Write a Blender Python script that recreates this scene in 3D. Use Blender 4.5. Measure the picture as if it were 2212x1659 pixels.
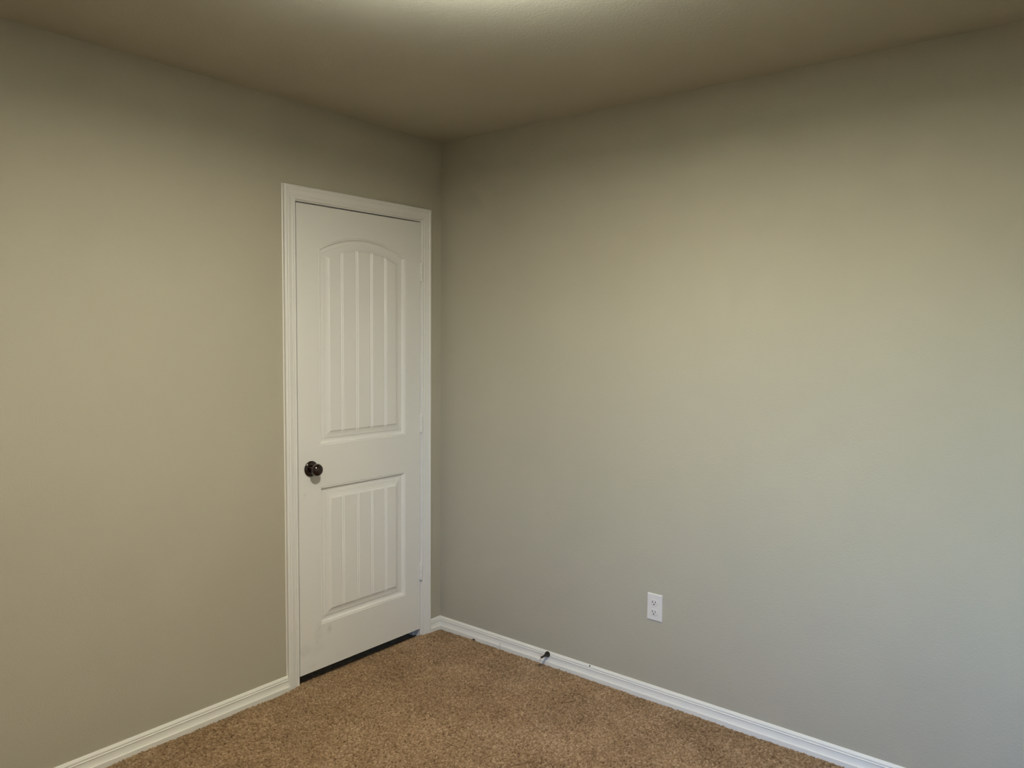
import bpy, bmesh, math, random
import numpy as np
from mathutils import Matrix, Vector

random.seed(7)
S = bpy.context.scene
for o in list(bpy.data.objects):
    bpy.data.objects.remove(o)
COL = S.collection

# ------------------------------------------------------------------ room numbers (metres)
# left wall is the plane x = 0, right wall the plane y = 0, carpet top about z = 0
HC = 2.4716            # ceiling height
RX, RY = 3.25, 3.20    # room size
LIGHT_XY = (1.62, -1.58)
LAMP_DROP = 0.17       # lamp disc hangs this far below the ceiling
DOWN_W, DOWN_COL = 34.0, (0.98, 0.92, 0.79)
UP_W, UP_COL = 72.0, (0.94, 1.0, 0.94)
SKY_TINT = (0.74, 1.52, 2.72)      # camera white balance is set for the warm lamp, so daylight reads blue

# ------------------------------------------------------------------ camera
FPX = 1659.354
cd = bpy.data.cameras.new('camera')
cam = bpy.data.objects.new('camera', cd)
COL.objects.link(cam)
cd.sensor_fit = 'HORIZONTAL'
cd.sensor_width = 36.0
cd.lens = FPX / 2212.0 * 36.0
cd.clip_start = 0.02
yaw, pit, rol = math.radians(129.0099), math.radians(-3.6263), math.radians(0.4728)
fw = Vector((math.cos(pit) * math.cos(yaw), math.cos(pit) * math.sin(yaw), math.sin(pit)))
rt = fw.cross(Vector((0, 0, 1))).normalized()
up = rt.cross(fw)
r2 = math.cos(rol) * rt + math.sin(rol) * up
u2 = -math.sin(rol) * rt + math.cos(rol) * up
M = Matrix((r2, u2, -fw)).transposed().to_4x4()
M.translation = Vector((2.7469, -2.8121, 1.5133))
cam.matrix_world = M
S.camera = cam

# ------------------------------------------------------------------ view and sky
S.view_settings.view_transform = 'Standard'
S.view_settings.look = 'None'
S.view_settings.gamma = 1.0
S.view_settings.use_curve_mapping = False
S.view_settings.exposure = -0.05

w = bpy.data.worlds.new('sky')
S.world = w
w.use_nodes = True
nt = w.node_tree
bg = nt.nodes['Background']
sky = nt.nodes.new('ShaderNodeTexSky')
sky.sky_type = 'NISHITA'
sky.sun_disc = False
sky.sun_elevation = math.radians(35)
sky.sun_rotation = math.radians(200)
tn = nt.nodes.new('ShaderNodeVectorMath')
tn.operation = 'MULTIPLY'
tn.inputs[1].default_value = SKY_TINT
nt.links.new(sky.outputs[0], tn.inputs[0])
nt.links.new(tn.outputs[0], bg.inputs[0])
bg.inputs[1].default_value = 1.0


# ------------------------------------------------------------------ helpers
def link(o, parent=None):
    COL.objects.link(o)
    if parent:
        o.parent = parent
    return o


def mesh_obj(name, verts, faces, mat, parent=None, smooth=False, angle=None):
    me = bpy.data.meshes.new(name)
    me.from_pydata([tuple(v) for v in verts], [], faces)
    bm = bmesh.new()
    bm.from_mesh(me)
    bmesh.ops.recalc_face_normals(bm, faces=bm.faces)
    bm.to_mesh(me)
    bm.free()
    if smooth:
        for p in me.polygons:
            p.use_smooth = True
        if angle:
            me.set_sharp_from_angle(angle=math.radians(angle))
    me.materials.append(mat)
    return link(bpy.data.objects.new(name, me), parent)


def tag(o, label=None, cat=None, group=None, kind=None):
    if label: o['label'] = label
    if cat: o['category'] = cat
    if group: o['group'] = group
    if kind: o['kind'] = kind
    return o


def boxes(lst):
    """verts, faces of several axis-aligned boxes (x0,x1,y0,y1,z0,z1)"""
    V, F = [], []
    for x0, x1, y0, y1, z0, z1 in lst:
        n = len(V)
        V += [(x, y, z) for x in (x0, x1) for y in (y0, y1) for z in (z0, z1)]
        F += [tuple(n + i for i in f) for f in
              ((0, 1, 3, 2), (4, 6, 7, 5), (0, 4, 5, 1), (2, 3, 7, 6), (0, 2, 6, 4), (1, 5, 7, 3))]
    return V, F


def lathe(profile, n=40):
    """profile [(axial, radius)] revolved about +X; poles where radius = 0"""
    V, F, rings = [], [], []
    for a, r in profile:
        if r < 1e-7:
            rings.append([len(V)])
            V.append((a, 0, 0))
        else:
            rings.append(list(range(len(V), len(V) + n)))
            for k in range(n):
                t = 2 * math.pi * k / n
                V.append((a, r * math.cos(t), r * math.sin(t)))
    for A, B in zip(rings, rings[1:]):
        for k in range(n):
            k2 = (k + 1) % n
            if len(A) == 1 and len(B) == 1:
                continue
            if len(A) == 1:
                F.append((A[0], B[k], B[k2]))
            elif len(B) == 1:
                F.append((A[k], A[k2], B[0]))
            else:
                F.append((A[k], A[k2], B[k2], B[k]))
    return V, F


def xform(V, mat):
    return [tuple(mat @ Vector(v)) for v in V]


# ------------------------------------------------------------------ materials
def new_mat(name):
    m = bpy.data.materials.new(name)
    m.use_nodes = True
    return m, m.node_tree, m.node_tree.nodes['Principled BSDF']


def pmat(name, col, rough=0.5, metal=0.0, spec=0.5):
    m, t, b = new_mat(name)
    b.inputs['Base Color'].default_value = (*col, 1)
    b.inputs['Roughness'].default_value = rough
    b.inputs['Metallic'].default_value = metal
    b.inputs['Specular IOR Level'].default_value = spec
    return m


def node(t, kind, **kw):
    n = t.nodes.new(kind)
    for k, v in kw.items():
        setattr(n, k, v)
    return n


def noise(t, vec, scale, detail=2.0, rough=0.5):
    n = node(t, 'ShaderNodeTexNoise')
    n.inputs['Scale'].default_value = scale
    n.inputs['Detail'].default_value = detail
    n.inputs['Roughness'].default_value = rough
    t.links.new(vec, n.inputs['Vector'])
    return n.outputs['Fac']


def math_node(t, op, a, b=None, c=None, clamp=False):
    n = node(t, 'ShaderNodeMath', operation=op, use_clamp=clamp)
    for i, v in enumerate((a, b, c)):
        if v is None: continue
        if isinstance(v, (int, float)):
            n.inputs[i].default_value = v
        else:
            t.links.new(v, n.inputs[i])
    return n.outputs[0]


def map_range(t, v, a, b, c, d):
    n = node(t, 'ShaderNodeMapRange')
    t.links.new(v, n.inputs[0])
    for i, x in enumerate((a, b, c, d)):
        n.inputs[i + 1].default_value = x
    return n.outputs[0]


def tint(t, col, fac):
    """col * fac (fac a socket)"""
    n = node(t, 'ShaderNodeVectorMath', operation='SCALE')
    n.inputs[0].default_value = col
    t.links.new(fac, n.inputs['Scale'])
    return n.outputs[0]


def mat_paint(name, col, scale, strength, rough=0.75):
    """orange-peel textured wall paint"""
    m, t, b = new_mat(name)
    tc = node(t, 'ShaderNodeTexCoord').outputs['Object']
    big = noise(t, tc, 1.7, 3.0)
    t.links.new(tint(t, col, map_range(t, big, 0.3, 0.7, 0.975, 1.025)), b.inputs['Base Color'])
    n1 = noise(t, tc, scale, 2.5, 0.55)
    n2 = noise(t, tc, scale * 0.33, 2.0)
    h = math_node(t, 'ADD', math_node(t, 'MULTIPLY', map_range(t, n1, 0.4, 0.65, 0, 1), 0.7),
                  math_node(t, 'MULTIPLY', n2, 0.6))
    bp = node(t, 'ShaderNodeBump')
    bp.inputs['Strength'].default_value = strength
    bp.inputs['Distance'].default_value = 0.002
    t.links.new(h, bp.inputs['Height'])
    t.links.new(bp.outputs[0], b.inputs['Normal'])
    b.inputs['Roughness'].default_value = rough
    b.inputs['Specular IOR Level'].default_value = 0.25
    return m


WALL = (0.45, 0.4185, 0.333)
M_WALL = mat_paint('wall_paint_beige', WALL, 150.0, 0.19)
M_CEIL = mat_paint('ceiling_paint_beige', WALL, 120.0, 0.22)
M_TRIM = pmat('trim_paint_white', (0.83, 0.815, 0.785), 0.38)
M_JAMB = pmat('jamb_paint_white', (0.83, 0.815, 0.785), 0.45)
M_BRONZE = pmat('oil_rubbed_bronze', (0.022, 0.009, 0.006), 0.16, 0.6, 0.6)
M_BRONZE.node_tree.nodes['Principled BSDF'].inputs['Coat Weight'].default_value = 0.8
M_BRONZE.node_tree.nodes['Principled BSDF'].inputs['Coat Roughness'].default_value = 0.06
M_STOP = pmat('dark_nickel', (0.085, 0.072, 0.062), 0.24, 0.9, 0.5)
M_PLASTIC = pmat('white_plastic', (0.76, 0.73, 0.68), 0.35)
M_RECEPT = pmat('receptacle_plastic', (0.74, 0.715, 0.665), 0.3)
M_DARK = pmat('dark_slot', (0.015, 0.012, 0.010), 0.6)
M_RUBBER = pmat('white_rubber', (0.78, 0.76, 0.74), 0.6)
M_METALW = pmat('screw_white', (0.72, 0.70, 0.67), 0.35)
M_SPECK = pmat('black_speck', (0.012, 0.011, 0.010), 0.5)
M_CRUMB = pmat('brown_crumb', (0.07, 0.028, 0.015), 0.9)
M_LIGHT_BLOCK = pmat('light_block_paint', (0.30, 0.28, 0.22), 0.9)
M_VINYL = pmat('window_vinyl', (0.8, 0.8, 0.8), 0.4)
M_PAN = pmat('lamp_pan_white', (0.8, 0.78, 0.74), 0.5)


def mat_door():
    m, t, b = new_mat('door_paint_white')
    tc = node(t, 'ShaderNodeTexCoord').outputs['Object']
    sep = node(t, 'ShaderNodeSeparateXYZ')
    t.links.new(tc, sep.inputs[0])
    y, z = sep.outputs[1], sep.outputs[2]
    # soft grey scuffs near the foot of the door, on the latch side, each with its own outline
    total = None
    for cy, cz, ry, rz, k in ((-0.765, 0.190, .020, .050, .16), (-0.705, 0.195, .014, .022, .22),
                              (-0.840, 0.135, .030, .024, .20), (-0.775, 0.125, .045, .030, .10),
                              (-0.800, 0.055, .030, .008, .10), (-0.72, 0.245, .018, .016, .12),
                              (-0.832, 0.820, .010, .004, .22), (-0.838, 0.806, .014, .003, .12)):
        dy = math_node(t, 'DIVIDE', math_node(t, 'SUBTRACT', y, cy), ry)
        dz = math_node(t, 'DIVIDE', math_node(t, 'SUBTRACT', z, cz), rz)
        d = math_node(t, 'ADD', math_node(t, 'MULTIPLY', dy, dy), math_node(t, 'MULTIPLY', dz, dz))
        f = math_node(t, 'MULTIPLY', map_range(t, d, 0.0, 1.6, 1, 0), k * 0.7)
        total = f if total is None else math_node(t, 'ADD', total, f)
    grain = map_range(t, noise(t, tc, 60, 3), 0.35, 0.65, 0.3, 1.0)
    fac = math_node(t, 'SUBTRACT', 1.0, math_node(t, 'MULTIPLY', total, grain))
    t.links.new(tint(t, (0.83, 0.815, 0.785), fac), b.inputs['Base Color'])
    b.inputs['Roughness'].default_value = 0.42
    bp = node(t, 'ShaderNodeBump')
    bp.inputs['Strength'].default_value = 0.05
    bp.inputs['Distance'].default_value = 0.001
    t.links.new(noise(t, tc, 260, 2), bp.inputs['Height'])
    t.links.new(bp.outputs[0], b.inputs['Normal'])
    return m


def mat_carpet():
    m, t, b = new_mat('carpet_tan_pile')
    tc = node(t, 'ShaderNodeTexCoord').outputs['Object']
    a = node(t, 'ShaderNodeAttribute', attribute_name='tuft').outputs['Fac']
    big = noise(t, tc, 3.2, 4.0, 0.6)
    r = node(t, 'ShaderNodeValToRGB')
    e = r.color_ramp.elements
    e[0].position, e[0].color = 0.0, (0.075, 0.040, 0.016, 1)
    e[1].position, e[1].color = 1.0, (0.46, 0.328, 0.212, 1)
    k = e.new(0.30); k.color = (0.19, 0.116, 0.058, 1)
    k = e.new(0.62); k.color = (0.285, 0.186, 0.102, 1)
    t.links.new(a, r.inputs[0])
    mul = node(t, 'ShaderNodeVectorMath', operation='SCALE')
    t.links.new(r.outputs[0], mul.inputs[0])
    t.links.new(map_range(t, big, 0.3, 0.7, 0.90, 1.10), mul.inputs['Scale'])
    t.links.new(mul.outputs[0], b.inputs['Base Color'])
    b.inputs['Roughness'].default_value = 1.0
    b.inputs['Specular IOR Level'].default_value = 0.05
    b.inputs['Sheen Weight'].default_value = 0.15
    b.inputs['Sheen Roughness'].default_value = 0.5
    return m


def mat_pane():
    m, t, b = new_mat('window_glass')
    out = t.nodes['Material Output']
    tr = node(t, 'ShaderNodeBsdfTransparent')
    gl = node(t, 'ShaderNodeBsdfGlossy')
    gl.inputs['Roughness'].default_value = 0.0
    mx = node(t, 'ShaderNodeMixShader')
    fr = node(t, 'ShaderNodeFresnel')
    fr.inputs['IOR'].default_value = 1.45
    t.links.new(fr.outputs[0], mx.inputs[0])
    t.links.new(tr.outputs[0], mx.inputs[1])
    t.links.new(gl.outputs[0], mx.inputs[2])
    t.links.new(mx.outputs[0], out.inputs['Surface'])
    return m


def mat_baseboard():
    """trim paint with two thin grey drip marks left of the doorstop"""
    m, t, b = new_mat('baseboard_paint_white')
    tc = node(t, 'ShaderNodeTexCoord').outputs['Object']
    sep = node(t, 'ShaderNodeSeparateXYZ')
    t.links.new(tc, sep.inputs[0])
    tot = None
    for x, zt in ((0.4165, 0.024), (0.4235, 0.018)):
        f = math_node(t, 'LESS_THAN', math_node(t, 'ABSOLUTE', math_node(t, 'SUBTRACT', sep.outputs[0], x)), 0.0009)
        f = math_node(t, 'MULTIPLY', f, math_node(t, 'LESS_THAN', sep.outputs[2], zt))
        tot = f if tot is None else math_node(t, 'ADD', tot, f)
    fac = math_node(t, 'SUBTRACT', 1.0, math_node(t, 'MULTIPLY', tot, 0.45))
    t.links.new(tint(t, (0.83, 0.81, 0.745), fac), b.inputs['Base Color'])
    b.inputs['Roughness'].default_value = 0.38
    return m


M_BASE = mat_baseboard()
M_DOOR = mat_door()
M_CARPET = mat_carpet()
M_PANE = mat_pane()

# ------------------------------------------------------------------ room shell
T = 0.11                                     # wall thickness
# door opening in the left wall
SL0, SL1 = -0.8626, -0.1461                  # slab edges (y)
SZ0, SZ1 = 0.0279, 2.0599                    # slab bottom / top
JB0, JB1 = SL0 - 0.0036, SL1 + 0.0032          # jamb faces
JZ = SZ1 + 0.0065                            # underside of head jamb
JT = 0.018
H0, H1, HZ = JB0 - JT, JB1 + JT, JZ + JT     # hole in the wall

o = mesh_obj('wall_left', *boxes([(-T, 0, -RY - T, H0, -0.03, HC), (-T, 0, H1, T, -0.03, HC),
                                  (-T, 0, H0, H1, HZ, HC)]), M_WALL)
tag(o, 'beige textured wall holding the white door', 'wall', kind='structure')
o = mesh_obj('wall_right', *boxes([(0, RX + T, 0, T, -0.03, HC)]), M_WALL)
tag(o, 'beige textured wall with the power outlet and doorstop', 'wall', kind='structure')
o = mesh_obj('ceiling', *boxes([(-T, RX + T, -RY - T, T, HC, HC + 0.1)]), M_CEIL)
tag(o, 'beige painted ceiling glowing above the room', 'ceiling', kind='structure')
# window wall, y = -RY, behind the camera
WX0, WX1, WZ0, WZ1 = 2.15, 3.05, 0.62, 1.98
o = mesh_obj('wall_back', *boxes([(0, WX0, -RY - T, -RY, -0.03, HC), (WX1, RX + T, -RY - T, -RY, -0.03, HC),
                                  (WX0, WX1, -RY - T, -RY, -0.03, WZ0), (WX0, WX1, -RY - T, -RY, WZ1, HC)]), M_WALL)
tag(o, 'beige wall behind the camera with the window', 'wall', kind='structure')
o = mesh_obj('wall_front', *boxes([(RX, RX + T, -RY, 0, -0.03, HC)]), M_WALL)
tag(o, 'beige wall facing the white door', 'wall', kind='structure')

# window with frame, two sashes and panes
fy0, fy1 = -RY - 0.05, -RY - 0.10
win = mesh_obj('window_1', *boxes([(WX0, WX0 + 0.04, fy1, fy0, WZ0, WZ1), (WX1 - 0.04, WX1, fy1, fy0, WZ0, WZ1),
                                   (WX0 + 0.04, WX1 - 0.04, fy1, fy0, WZ0, WZ0 + 0.04),
                                   (WX0 + 0.04, WX1 - 0.04, fy1, fy0, WZ1 - 0.04, WZ1)]), M_VINYL)
tag(win, 'white framed window in the wall behind the camera', 'window', kind='structure')
zm = (WZ0 + WZ1) / 2
for za, zb, dy in ((WZ0 + 0.04, zm + 0.02, 0.006), (zm - 0.02, WZ1 - 0.04, 0.026)):
    s = 0.035
    a, c = WX0 + 0.04, WX1 - 0.04
    y1, y0 = fy0 - dy, fy0 - dy - 0.018
    sash = mesh_obj('sash', *boxes([(a, a + s, y0, y1, za, zb), (c - s, c, y0, y1, za, zb),
                                    (a + s, c - s, y0, y1, za, za + s), (a + s, c - s, y0, y1, zb - s, zb)]), M_VINYL, win)
    ym = (y0 + y1) / 2
    mesh_obj('pane', [(a + s, ym, za + s), (c - s, ym, za + s), (c - s, ym, zb - s), (a + s, ym, zb - s)],
             [(0, 1, 2, 3)], M_PANE, sash)

# daylight portal in the window opening (guides sky light sampling only)
ld = bpy.data.lights.new('window_portal', 'AREA')
ld.shape = 'RECTANGLE'
ld.size, ld.size_y = WX1 - WX0, WZ1 - WZ0
ld.cycles.is_portal = True
lo = bpy.data.objects.new('window_portal', ld)
lo.location = ((WX0 + WX1) / 2, -RY - T - 0.01, zm)
lo.rotation_euler = (math.radians(90), 0, 0)
link(lo)

# unseen closet box added behind the door to keep its gaps dark
o = mesh_obj('wall_light_block', *boxes([(-0.75, -0.70, -1.3, 0.3, -0.03, HC), (-0.70, -T, -1.3, -1.25, -0.03, HC),
                                    (-0.70, -T, 0.25, 0.3, -0.03, HC), (-0.70, -T, -1.25, 0.25, HC - 0.05, HC)]), M_LIGHT_BLOCK)
tag(o, 'unseen closet walls added behind the white door to keep its gaps dark', 'wall', kind='structure')


# ------------------------------------------------------------------ carpet
def carpet():
    rng = np.random.default_rng(11)

    def blur(a, k):
        for _ in range(k):
            a = (a + np.roll(a, 1, 0) + np.roll(a, -1, 0)) / 3
            a = (a + np.roll(a, 1, 1) + np.roll(a, -1, 1)) / 3
        return (a - a.mean()) / a.std()

    def patch(x0, x1, y0, y1, st, fine):
        nx, ny = int(round((x1 - x0) / st)) + 1, int(round((y1 - y0) / st)) + 1
        Xg, Yg = np.meshgrid(np.linspace(x0, x1, nx), np.linspace(y0, y1, ny), indexing='ij')
        rnd = lambda: rng.standard_normal((nx, ny))
        if fine:
            white = rnd()
            n1 = blur(white, 1)
            n1 = 0.85 * n1 + 0.5 * white
            n2 = blur(rnd(), 3)
            n3 = np.kron(blur(rng.standard_normal((nx // 14 + 2, ny // 14 + 2)), 3), np.ones((14, 14)))[:nx, :ny]
            n3 = blur(n3, 7)
            h = 0.0011 * n1 + 0.0004 * np.clip(white, -2.5, 1.5) + 0.0006 * n2 + 0.0009 * n3
            pit = np.clip(-(n1 * 0.80 + n2 * 0.45) - 1.20, 0, 1.3)      # gaps between tufts
            speck = rng.random((nx, ny)) < 0.007                        # small dark gaps
            speck |= np.roll(speck, 1, 0) & (rng.random((nx, ny)) < 0.6)
            Z = h - 0.0045 * pit - 0.0015 - 0.0035 * speck
            edge = np.exp(-np.maximum(-Yg - 0.018, 0) / 0.014) + np.exp(-np.maximum(Xg - 0.018, 0) / 0.014)
            Z -= 0.0050 * np.minimum(edge, 1.0)                         # pile dips where it is tucked at the walls
            Xg = Xg + rng.uniform(-0.4, 0.4, (nx, ny)) * st
            Yg = np.minimum(Yg + rng.uniform(-0.4, 0.4, (nx, ny)) * st, 0.0)
            tv = 0.53 + 0.12 * blur(rnd(), 1) + 0.10 * rnd() + 0.13 * n1 + 0.04 * n3 - 0.38 * speck
        else:
            Z = np.where(Xg < 0.003, -0.022, np.where(Xg - Yg < 3.55, -0.0145, -0.0030))                   # floor sunk under the door so the gap there turns darker
            tv = 0.45 + 0.15 * rnd()
        tv = np.clip(tv, 0, 1)
        idx = np.arange(nx * ny).reshape(nx, ny)
        q = np.stack([idx[:-1, :-1], idx[1:, :-1], idx[1:, 1:], idx[:-1, 1:]], -1).reshape(-1, 4)
        co = np.stack([Xg, Yg, Z], -1).reshape(-1, 3)
        tv = tv.ravel()
        if fine:                                                        # keep the part in front of the two walls
            ok = (co[:, 0] - co[:, 1] < 3.6)
            q = q[ok[q].all(1)]
            used = np.zeros(len(co), bool)
            used[q.ravel()] = True
            new = np.cumsum(used) - 1
            co, tv, q = co[used], tv[used], new[q]
        return co, tv, q

    c1, t1, q1 = patch(0.0, RX, -RY, 0.0, 0.0022, True)
    c2, t2, q2 = patch(-0.70, RX, -RY, 0.0, 0.01, False)
    co = np.concatenate([c1, c2]).astype(np.float32)
    tv = np.concatenate([t1, t2]).astype(np.float32)
    q = np.concatenate([q1, q2 + len(c1)]).astype(np.int32)
    me = bpy.data.meshes.new('floor')
    me.vertices.add(len(co))
    me.vertices.foreach_set('co', co.ravel())
    me.loops.add(q.size)
    me.loops.foreach_set('vertex_index', q.ravel())
    me.polygons.add(len(q))
    me.polygons.foreach_set('loop_start', np.arange(0, q.size, 4, dtype=np.int32))
    me.polygons.foreach_set('use_smooth', np.ones(len(q), dtype=bool))
    at = me.attributes.new('tuft', 'FLOAT', 'POINT')
    at.data.foreach_set('value', tv)
    me.update(calc_edges=True)
    me.validate()
    me.materials.append(M_CARPET)
    o = link(bpy.data.objects.new('floor', me))
    tag(o, 'tan cut pile carpet covering the floor', 'carpet', kind='structure')


carpet()


# ------------------------------------------------------------------ baseboards (profile: height, thickness)
BB = [(0.0565, 0.0), (0.0565, 0.0036), (0.0552, 0.0050), (0.0482, 0.0094), (0.0474, 0.0096), (0.0412, 0.0082),
      (0.0406, 0.0092), (0.0402, 0.0118), (0.0392, 0.0124), (0.0384, 0.0112)]
for k in range(1, 11):                       # hollow running down to the ledge
    a = k / 10
    BB.append((0.0384 - 0.0242 * a, 0.0102 + 0.0042 * a ** 2.6))
BB += [(0.0132, 0.0178), (0.0122, 0.0188), (0.0108, 0.0188), (-0.016, 0.0186), (-0.016, 0.0)]


def baseboard(name, wall, a, b, mitre_a=False, mitre_b=False):
    """run along the wall from a to b; a mitred end steps back by the profile thickness"""
    V, F = [], []
    n = len(BB)
    for e, (pos, mi) in enumerate(((a, mitre_a), (b, mitre_b))):
        for z, t in BB:
            s = pos
            if mi:
                s = pos + t if (wall == 'right') else pos - t
            V.append((t, s, z) if wall == 'left' else (s, -t, z))
    for i in range(n - 1):
        F.append((i, i + 1, n + i + 1, n + i))
    F.append(tuple(range(n)))
    F.append(tuple(range(2 * n - 1, n - 1, -1)))
    return mesh_obj(name, V, F, M_BASE)


CI0, CI1, CIZ = JB0 - 0.0055, JB1 + 0.0045, JZ + 0.005   # casing inner edges
CW = 0.0572
o = baseboard('baseboard_left', 'left', -RY, CI0 - CW)
tag(o, 'white moulded baseboard along the wall left of the door', 'baseboard', kind='structure')
o = baseboard('baseboard_corner', 'left', CI1 + CW, 0.0, mitre_b=True)
tag(o, 'short white baseboard piece between door casing and corner', 'baseboard', kind='structure')
o = baseboard('baseboard_right', 'right', 0.0, RX, mitre_a=True)
tag(o, 'white moulded baseboard along the wall under the outlet', 'baseboard', kind='structure')

# ------------------------------------------------------------------ door casing and jamb
CP = [(0.0, 0.0), (0.0, 0.0078), (0.0012, 0.0090), (0.0040, 0.0098), (0.0062, 0.0092), (0.0075, 0.0080),
      (0.0125, 0.0084), (0.0140, 0.0102), (0.0165, 0.0106), (0.0182, 0.0096), (0.0260, 0.0112), (0.0340, 0.0132),
      (0.0380, 0.0140), (0.0392, 0.0130), (0.0420, 0.0130), (0.0440, 0.0152), (0.0475, 0.0164), (0.0520, 0.0160),
      (0.0555, 0.0148), (0.0572, 0.0128), (0.0572, 0.0)]
V, F = [], []
n = len(CP)
for nd in range(4):
    for d, t in CP:
        yy = (CI0 - d) if nd < 2 else (CI1 + d)
        zz = (-0.016 if nd in (0, 3) else CIZ + d)
        V.append((t, yy, zz))
for s in range(3):
    for i in range(n - 1):
        F.append((s * n + i, s * n + i + 1, (s + 1) * n + i + 1, (s + 1) * n + i))
casing = mesh_obj('trim_1', V, F, M_TRIM)
tag(casing, 'white moulded casing framing the closed door', 'door casing', kind='structure')
# thin painted caulk bead where the latch-side casing leg meets the wall
cy = CI0 - CW
mesh_obj('caulk_bead', [(0, cy - 0.0035, 0.057), (0.0022, cy, 0.057), (0, cy, 0.057),
                        (0, cy - 0.0035, CIZ + CW), (0.0022, cy, CIZ + CW), (0, cy, CIZ + CW)],
         [(0, 1, 4, 3), (1, 2, 5, 4), (0, 3, 5, 2), (0, 2, 1), (3, 4, 5)], M_TRIM, casing)

jx = -T
jamb = mesh_obj('trim_2', *boxes([(jx, 0, H0, JB0, -0.016, HZ), (jx, 0, JB1, H1, -0.016, HZ), (jx, 0, JB0, JB1, JZ, HZ),
                                  (-0.075, -0.040, JB0, JB0 + 0.011, -0.016, JZ), (-0.075, -0.040, JB1 - 0.011, JB1, -0.016, JZ),
                                  (-0.075, -0.040, JB0 + 0.011, JB1 - 0.011, JZ - 0.011, JZ)]), M_JAMB)
tag(jamb, 'white door jamb lining the doorway', 'door jamb', kind='structure')

# ------------------------------------------------------------------ door slab with two raised beadboard panels
PC = (-0.7505 - 0.2445) / 2                  # panel centre
PH = 0.2530                                  # half width of the outer outline
BEAD = [PC - 0.1270, PC - 0.0423, PC + 0.0423, PC + 0.1270]


def bead_depth(y):
    for b in BEAD:
        d = abs(y - b)
        if d < 0.0090:
            return -0.0038 * max(0.0, 1 - abs(d - 0.0045) / 0.0045)
    return 0.0


IN = 0.0600                                  # field edge inset
ys = set()
for k in range(37):
    ys.add(round(-(PH - IN) + 2 * (PH - IN) * k / 36, 6))
for b in BEAD:
    for d in (-0.009, -0.0067, -0.0045, -0.00225, 0, 0.00225, 0.0045, 0.0067, 0.009):
        ys.add(round(b - PC + d, 6))
ys = sorted(ys)
flt = [ys[0]]
for q in ys[1:]:
    if q - flt[-1] > 0.0012:
        flt.append(q)
U = [q / (PH - IN) for q in flt]
U[0], U[-1] = -1.0, 1.0
# raised panel cross-section: (inset from outline, depth below the door face)
PROF = [(0.0, 0.0), (0.0018, -0.0020), (0.0032, -0.0022), (0.0050, -0.0012), (0.0072, -0.0022), (0.0100, -0.0062),
        (0.0130, -0.0092), (0.0160, -0.0100), (0.0285, -0.0100), (0.0290, -0.0078), (0.0370, -0.0074), (0.0440, -0.0066),
        (0.0500, -0.0054), (0.0550, -0.0038), (0.0585, -0.0020), (IN, -0.0010)]

PROF = [(i, d * 1.3) for i, d in PROF]


def ring_y(u, hw):
    """bead columns stay plumb; only the outer margin stretches with the ring"""
    y = u * (PH - IN)
    c = 0.150
    if abs(y) <= c:
        return y
    return math.copysign(c + (abs(y) - c) / (PH - IN - c) * (hw - c), y)


def panel(zb, zs, rise):
    """(verts grid rings) bottom at zb, sides up to zs, arched top rising by rise"""
    if rise > 0:
        R = (PH * PH + rise * rise) / (2 * rise)
        zc = zs + rise - R
    rings = []
    for ins, dep in PROF:
        hw = PH - ins
        bot, top = [], []
        for u in U:
            y = ring_y(u, hw)
            dd = dep
            if ins >= 0.0550:
                dd = dep + bead_depth(PC + y) * (1.0 if ins == IN else (0.85 if ins > 0.057 else 0.4))
            zt = zc + math.sqrt(max(0.0, (R - ins) ** 2 - y * y)) if rise > 0 else zs - ins
            bot.append((dd, PC + y, zb + ins))
            top.append((dd, PC + y, zt))
        rings.append((bot, top))
    return rings


V, F = [], []


def add(vs):
    n0 = len(V)
    V.extend(vs)
    return list(range(n0, len(V)))


P_UP = panel(1.0255, 1.8790, 0.0655)
P_LO = panel(0.2270, 0.8420, 0.0)
ids = []
for P in (P_LO, P_UP):
    R_ = [(add(b), add(t)) for b, t in P]
    ids.append(R_)
    m_ = len(U)
    for (b0, t0), (b1, t1) in zip(R_, R_[1:]):
        for i in range(m_ - 1):
            F.append((b0[i], b0[i + 1], b1[i + 1], b1[i]))
            F.append((t0[i], t1[i], t1[i + 1], t0[i + 1]))
        F.append((b0[0], b1[0], t1[0], t0[0]))
        F.append((b0[-1], t0[-1], t1[-1], b1[-1]))
    b, t = R_[-1]
    for i in range(m_ - 1):
        F.append((b[i], b[i + 1], t[i + 1], t[i]))
# flat face around the panels
m_ = len(U)
yrow = [PC + ring_y(u, PH) for u in U]
bot = add([(0, y, SZ0) for y in yrow])
top = add([(0, y, SZ1) for y in yrow])
lo_b, lo_t = ids[0][0]
up_b, up_t = ids[1][0]
for i in range(m_ - 1):
    F.append((bot[i], bot[i + 1], lo_b[i + 1], lo_b[i]))
    F.append((lo_t[i], lo_t[i + 1], up_b[i + 1], up_b[i]))
    F.append((up_t[i], up_t[i + 1], top[i + 1], top[i]))
LZ = [bot[0], lo_b[0], lo_t[0], up_b[0], up_t[0], top[0]]
RZ = [bot[-1], lo_b[-1], lo_t[-1], up_b[-1], up_t[-1], top[-1]]
Lo = add([(0, SL0, V[i][2]) for i in LZ])
Ro = add([(0, SL1, V[i][2]) for i in RZ])
for k in range(5):
    F.append((Lo[k], LZ[k], LZ[k + 1], Lo[k + 1]))
    F.append((RZ[k], Ro[k], Ro[k + 1], RZ[k + 1]))
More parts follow.
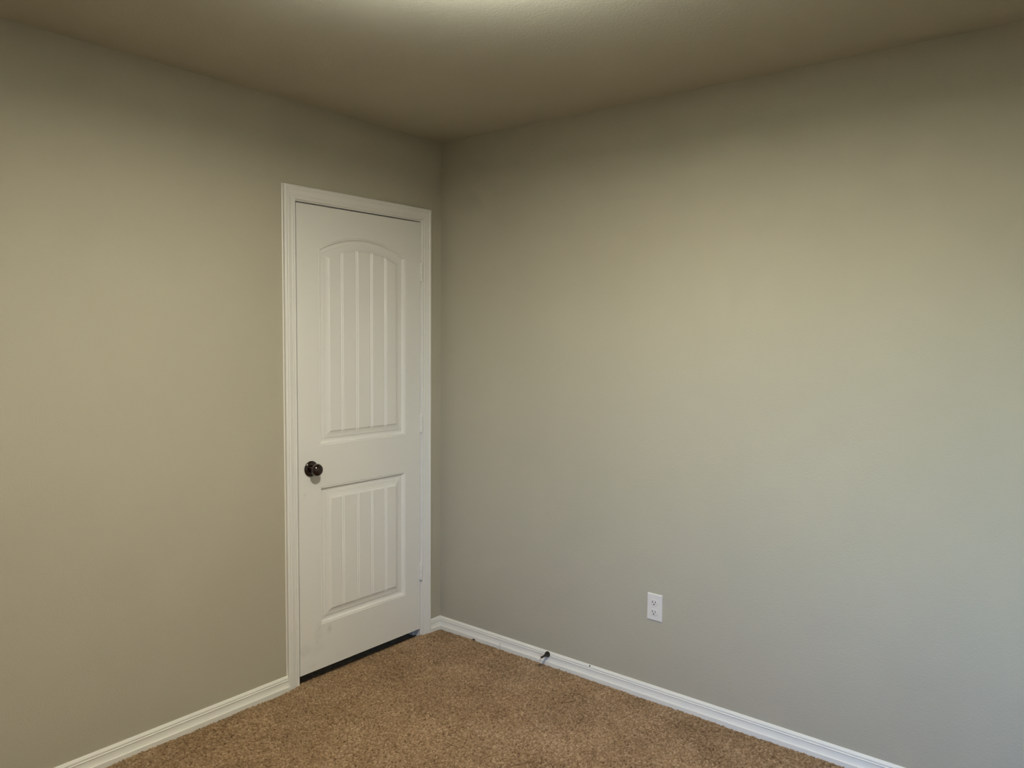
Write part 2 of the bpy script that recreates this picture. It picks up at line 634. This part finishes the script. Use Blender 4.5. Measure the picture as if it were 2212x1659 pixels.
# edges and back
DT = -0.0349
bk = add([(DT, SL0, SZ0), (DT, SL1, SZ0), (DT, SL1, SZ1), (DT, SL0, SZ1)])
F.append((bk[0], bk[3], bk[2], bk[1]))
F.append(tuple([Lo[0]] + bot + [Ro[0], bk[1], bk[0]]))
F.append(tuple([Lo[5]] + top + [Ro[5], bk[2], bk[3]]))
F.append(tuple(Lo + [bk[3], bk[0]]))
F.append(tuple(Ro + [bk[2], bk[1]]))
door = mesh_obj('door_1', V, F, M_DOOR)
tag(door, 'closed white door with arched beadboard panel and round dark knob', 'door', kind='structure')

# knob: rose, neck and flattened ball
KY, KZ = -0.7985, 0.9295
rot = Matrix.Translation((0, KY, KZ))
kp = [(0.010, 0.0), (0.010, 0.0115), (0.0180, 0.0110), (0.0225, 0.0125), (0.0250, 0.0165)]
for k in range(1, 17):
    a = math.pi * (0.80 - 0.80 * k / 16)
    kp.append((0.0440 + 0.0200 * math.cos(a), 0.0272 * math.sin(a) if k < 16 else 0.0))
VV, FF = lathe(kp, 48)
knob = mesh_obj('doorknob', xform(VV, rot), FF, M_BRONZE, door, True, 50)
tag(knob, 'round dark bronze knob')
rp = [(0.0, 0.0345), (0.0030, 0.0345), (0.0050, 0.0335), (0.0075, 0.0300), (0.0098, 0.0235), (0.0110, 0.0165), (0.0114, 0.0110), (0.0114, 0.0)]
VV, FF = lathe(rp, 48)
rose = mesh_obj('rose', xform(VV, rot), FF, M_BRONZE, knob, True, 50)

# hinges: painted barrel of five knuckles, pin tips and leaf edges
HY = -0.1438
hinge0 = None
for zc in (1.8175, 1.0730, 0.3255):
    if hinge0 is None:
        VV, FF = [], []
        hh = 0.0445
        seg = 2 * hh / 5
        for k in range(5):
            za = -hh + k * seg + 0.0010
            zb = -hh + (k + 1) * seg - 0.0010
            pr = [(za, 0.0), (za, 0.0066), (za + 0.0006, 0.0074), (zb - 0.0006, 0.0074), (zb, 0.0066), (zb, 0.0)]
            v, f = lathe(pr, 20)
            v = [(y + 0.0072, z_, x) for x, y, z_ in v]
            n0 = len(VV)
            VV += v
            FF += [tuple(n0 + i for i in q) for q in f]
        hinge = mesh_obj('hinge', VV, FF, M_TRIM, door, True, 40)
        v, f = boxes([(-0.004, 0.0022, -0.0075, -0.0002, -hh, hh), (-0.004, 0.0022, 0.0002, 0.0045, -hh, hh)])
        leaf = mesh_obj('hinge_leaf', v, f, M_TRIM, hinge)
        v, f = lathe([(-hh - 0.0035, 0.0), (-hh - 0.0030, 0.0030), (-hh - 0.0010, 0.0050), (-hh, 0.0052), (hh, 0.0052), (hh + 0.0010, 0.0050),
                      (hh + 0.0030, 0.0030), (hh + 0.0035, 0.0)], 20)
        pin = mesh_obj('hinge_pin', [(y + 0.0072, z_, x) for x, y, z_ in v], f, M_TRIM, hinge, True, 40)
        hinge0 = hinge
        hinge.location = (0, HY, zc)
    else:
        h2 = hinge0.copy()
        COL.objects.link(h2)
        h2.parent = door
        h2.location = (0, HY, zc)
        for ch in list(hinge0.children):
            c = ch.copy()
            COL.objects.link(c)
            c.parent = h2

# ------------------------------------------------------------------ power outlet on the right wall
OX, OZ = 1.2435, 0.3895
outlet = bpy.data.objects.new('power_outlet', None)
outlet.empty_display_size = 0.05
outlet.location = (OX, 0, OZ)
link(outlet)
tag(outlet, 'white duplex power outlet on the beige wall above the baseboard', 'power outlet')
hw, hh = 0.035, 0.0572
V, F = [], []
for ins, t in ((0.0, 0.0), (0.0, -0.0012), (0.0012, -0.0030), (0.0035, -0.0048), (0.0055, -0.0052)):
    a, b = hw - ins, hh - ins
    c = max(0.0006, 0.002 - ins * 0.2)
    V += [(x, t, z) for x, z in ((-a + c, -b), (a - c, -b), (a, -b + c), (a, b - c), (a - c, b), (-a + c, b), (-a, b - c), (-a, -b + c))]
for s in range(4):
    for i in range(8):
        j = (i + 1) % 8
        F.append((s * 8 + i, s * 8 + j, s * 8 + 8 + j, s * 8 + 8 + i))
F.append(tuple(range(32, 40)))
mesh_obj('cover_plate', V, F, M_PLASTIC, outlet)


def recept(zc):
    """rounded receptacle face with flattened top and bottom"""
    pts = []
    R, fl = 0.0168, 0.0138
    for k in range(48):
        a = 2 * math.pi * k / 48
        x, z = R * math.cos(a), R * math.sin(a)
        pts.append((x, max(-fl, min(fl, z))))
    V, F = [], []
    for sc, t in ((1.0, -0.0040), (1.0, -0.0066), (0.97, -0.0074), (0.93, -0.0076)):
        V += [(x * sc, t, z * sc) for x, z in pts]
    for s in range(3):
        for i in range(48):
            j = (i + 1) % 48
            F.append((s * 48 + i, s * 48 + j, s * 48 + 48 + j, s * 48 + 48 + i))
    F.append(tuple(range(144, 192)))
    r = mesh_obj('receptacle', V, F, M_RECEPT, outlet)
    r.location = (-0.0005, 0, zc)
    for x, s in ((-0.0064, 0.0088), (0.0064, 0.0072)):
        mesh_obj('slot', *boxes([(x - 0.0013, x + 0.0013, -0.0078, -0.0070, 0.0030 - s / 2, 0.0030 + s / 2)]), M_DARK, r)
    gv = [(0.0026 * math.cos(a), z0, -0.0068 + 0.0026 * math.sin(a)) for z0 in (-0.0070, -0.0078)
          for a in [math.pi * k / 10 for k in range(11)]]
    gv2 = []
    for z0 in (-0.0070, -0.0078):
        ring = [(0.0027 * math.cos(a), z0, -0.0066 + 0.0027 * math.sin(a)) for a in [math.pi * k / 10 for k in range(11)]]
        ring += [(-0.0027, z0, -0.0090), (0.0027, z0, -0.0090)]
        gv2 += ring
    nn = 13
    gf = [tuple(range(nn)), tuple(range(2 * nn - 1, nn - 1, -1))] + [(i, (i + 1) % nn, nn + (i + 1) % nn, nn + i) for i in range(nn)]
    mesh_obj('ground_hole', gv2, gf, M_DARK, r)


recept(0.0200)
recept(-0.0200)
v, f = lathe([(0.0048, 0.0032), (0.0060, 0.0030), (0.0064, 0.0020), (0.0065, 0.0)], 20)
sc = mesh_obj('screw', [(y, -x, z_) for x, y, z_ in v], f, M_METALW, outlet, True, 40)

# ------------------------------------------------------------------ doorstop on the right baseboard
DX, DZ = 0.7026, 0.0440
stop = bpy.data.objects.new('doorstop', None)
stop.empty_display_size = 0.03
stop.location = (DX, -0.010, DZ)
link(stop)
tag(stop, 'dark bronze doorstop with white rubber tip screwed to the baseboard', 'doorstop')


def ylathe(prof, n=28):
    v, f = lathe(prof, n)
    return [(y, -x, z_) for x, y, z_ in v], f


v, f = ylathe([(-0.001, 0.0), (-0.001, 0.0135), (0.0035, 0.0137), (0.0060, 0.0132), (0.0100, 0.0112), (0.0160, 0.0082), (0.0230, 0.0058), (0.0300, 0.0048),
               (0.0360, 0.0045), (0.0600, 0.0045), (0.0600, 0.0)])
mesh_obj('stem', v, f, M_STOP, stop, True, 45)
v, f = ylathe([(0.0590, 0.0), (0.0590, 0.0060), (0.0600, 0.0070), (0.0720, 0.0074), (0.0755, 0.0066), (0.0770, 0.0045), (0.0775, 0.0)])
tip = mesh_obj('rubber_tip', v, f, M_RUBBER, stop, True, 45)
tag(tip, 'white rubber tip')


# ------------------------------------------------------------------ tiny specks
def pebble(name, loc, r, mat, seed, flat=1.0):
    rd = random.Random(seed)
    bm = bmesh.new()
    bmesh.ops.create_icosphere(bm, subdivisions=2, radius=1)
    for vv in bm.verts:
        k = rd.uniform(0.85, 1.15)
        vv.co = Vector((vv.co.x * r[0] * k, vv.co.y * r[1] * k, vv.co.z * r[2] * k))
    me = bpy.data.meshes.new(name)
    bm.to_mesh(me)
    bm.free()
    for p in me.polygons:
        p.use_smooth = True
    me.materials.append(mat)
    ob = link(bpy.data.objects.new(name, me))
    ob.location = loc
    return ob


o = pebble('black_speck', (0.9320, -0.0066, 0.0520), (0.0034, 0.0028, 0.0036), M_SPECK, 3)
tag(o, 'small black speck on the top edge of the baseboard, right of the doorstop', 'speck')
o = pebble('brown_crumb', (0.2560, -0.0240, 0.0010), (0.0085, 0.0050, 0.0030), M_CRUMB, 5)
tag(o, 'dark reddish brown crumb on the carpet edge between corner and doorstop', 'crumb')

# ------------------------------------------------------------------ ceiling light above the middle of the room (out of frame)
lamp = bpy.data.objects.new('ceiling_light', None)
lamp.location = (*LIGHT_XY, HC)
link(lamp)
tag(lamp, 'round disc ceiling light hanging just below the middle of the ceiling', 'ceiling light')
v, f = lathe([(0.0, 0.0), (0.0, 0.060), (0.012, 0.060), (0.020, 0.052), (0.020, 0.0)], 48)
mesh_obj('canopy', [(y, z_, -x) for x, y, z_ in v], f, M_PAN, lamp, True, 40)
v, f = lathe([(0.019, 0.0), (0.019, 0.008), (LAMP_DROP - 0.004, 0.008), (LAMP_DROP - 0.004, 0.0)], 20)
mesh_obj('stem', [(y, z_, -x) for x, y, z_ in v], f, M_PAN, lamp, True, 40)
v, f = lathe([(LAMP_DROP - 0.004, 0.0), (LAMP_DROP - 0.004, 0.138), (LAMP_DROP - 0.002, 0.140), (LAMP_DROP + 0.002, 0.140),
              (LAMP_DROP + 0.004, 0.138), (LAMP_DROP + 0.004, 0.0)], 64)
mesh_obj('lamp_disc', [(y, z_, -x) for x, y, z_ in v], f, M_PAN, lamp, True, 40)
for nm, wt, colr, dz, rx in (('lamp_disc_light_down', DOWN_W, DOWN_COL, -LAMP_DROP - 0.007, 0.0),
                             ('lamp_disc_light_up', UP_W, UP_COL, -LAMP_DROP + 0.007, math.pi)):
    ld = bpy.data.lights.new(nm, 'AREA')
    ld.shape = 'DISK'
    ld.size = 0.12 if rx == 0.0 else 0.26
    ld.energy = wt
    ld.color = colr
    ld.spread = math.radians(180 if rx == 0.0 else 167)   # upward spread narrowed to keep grazing light off the wall tops
    lo = bpy.data.objects.new(nm, ld)
    lo.location = (0, 0, dz)
    lo.rotation_euler = (rx, 0, 0)
    link(lo, lamp)
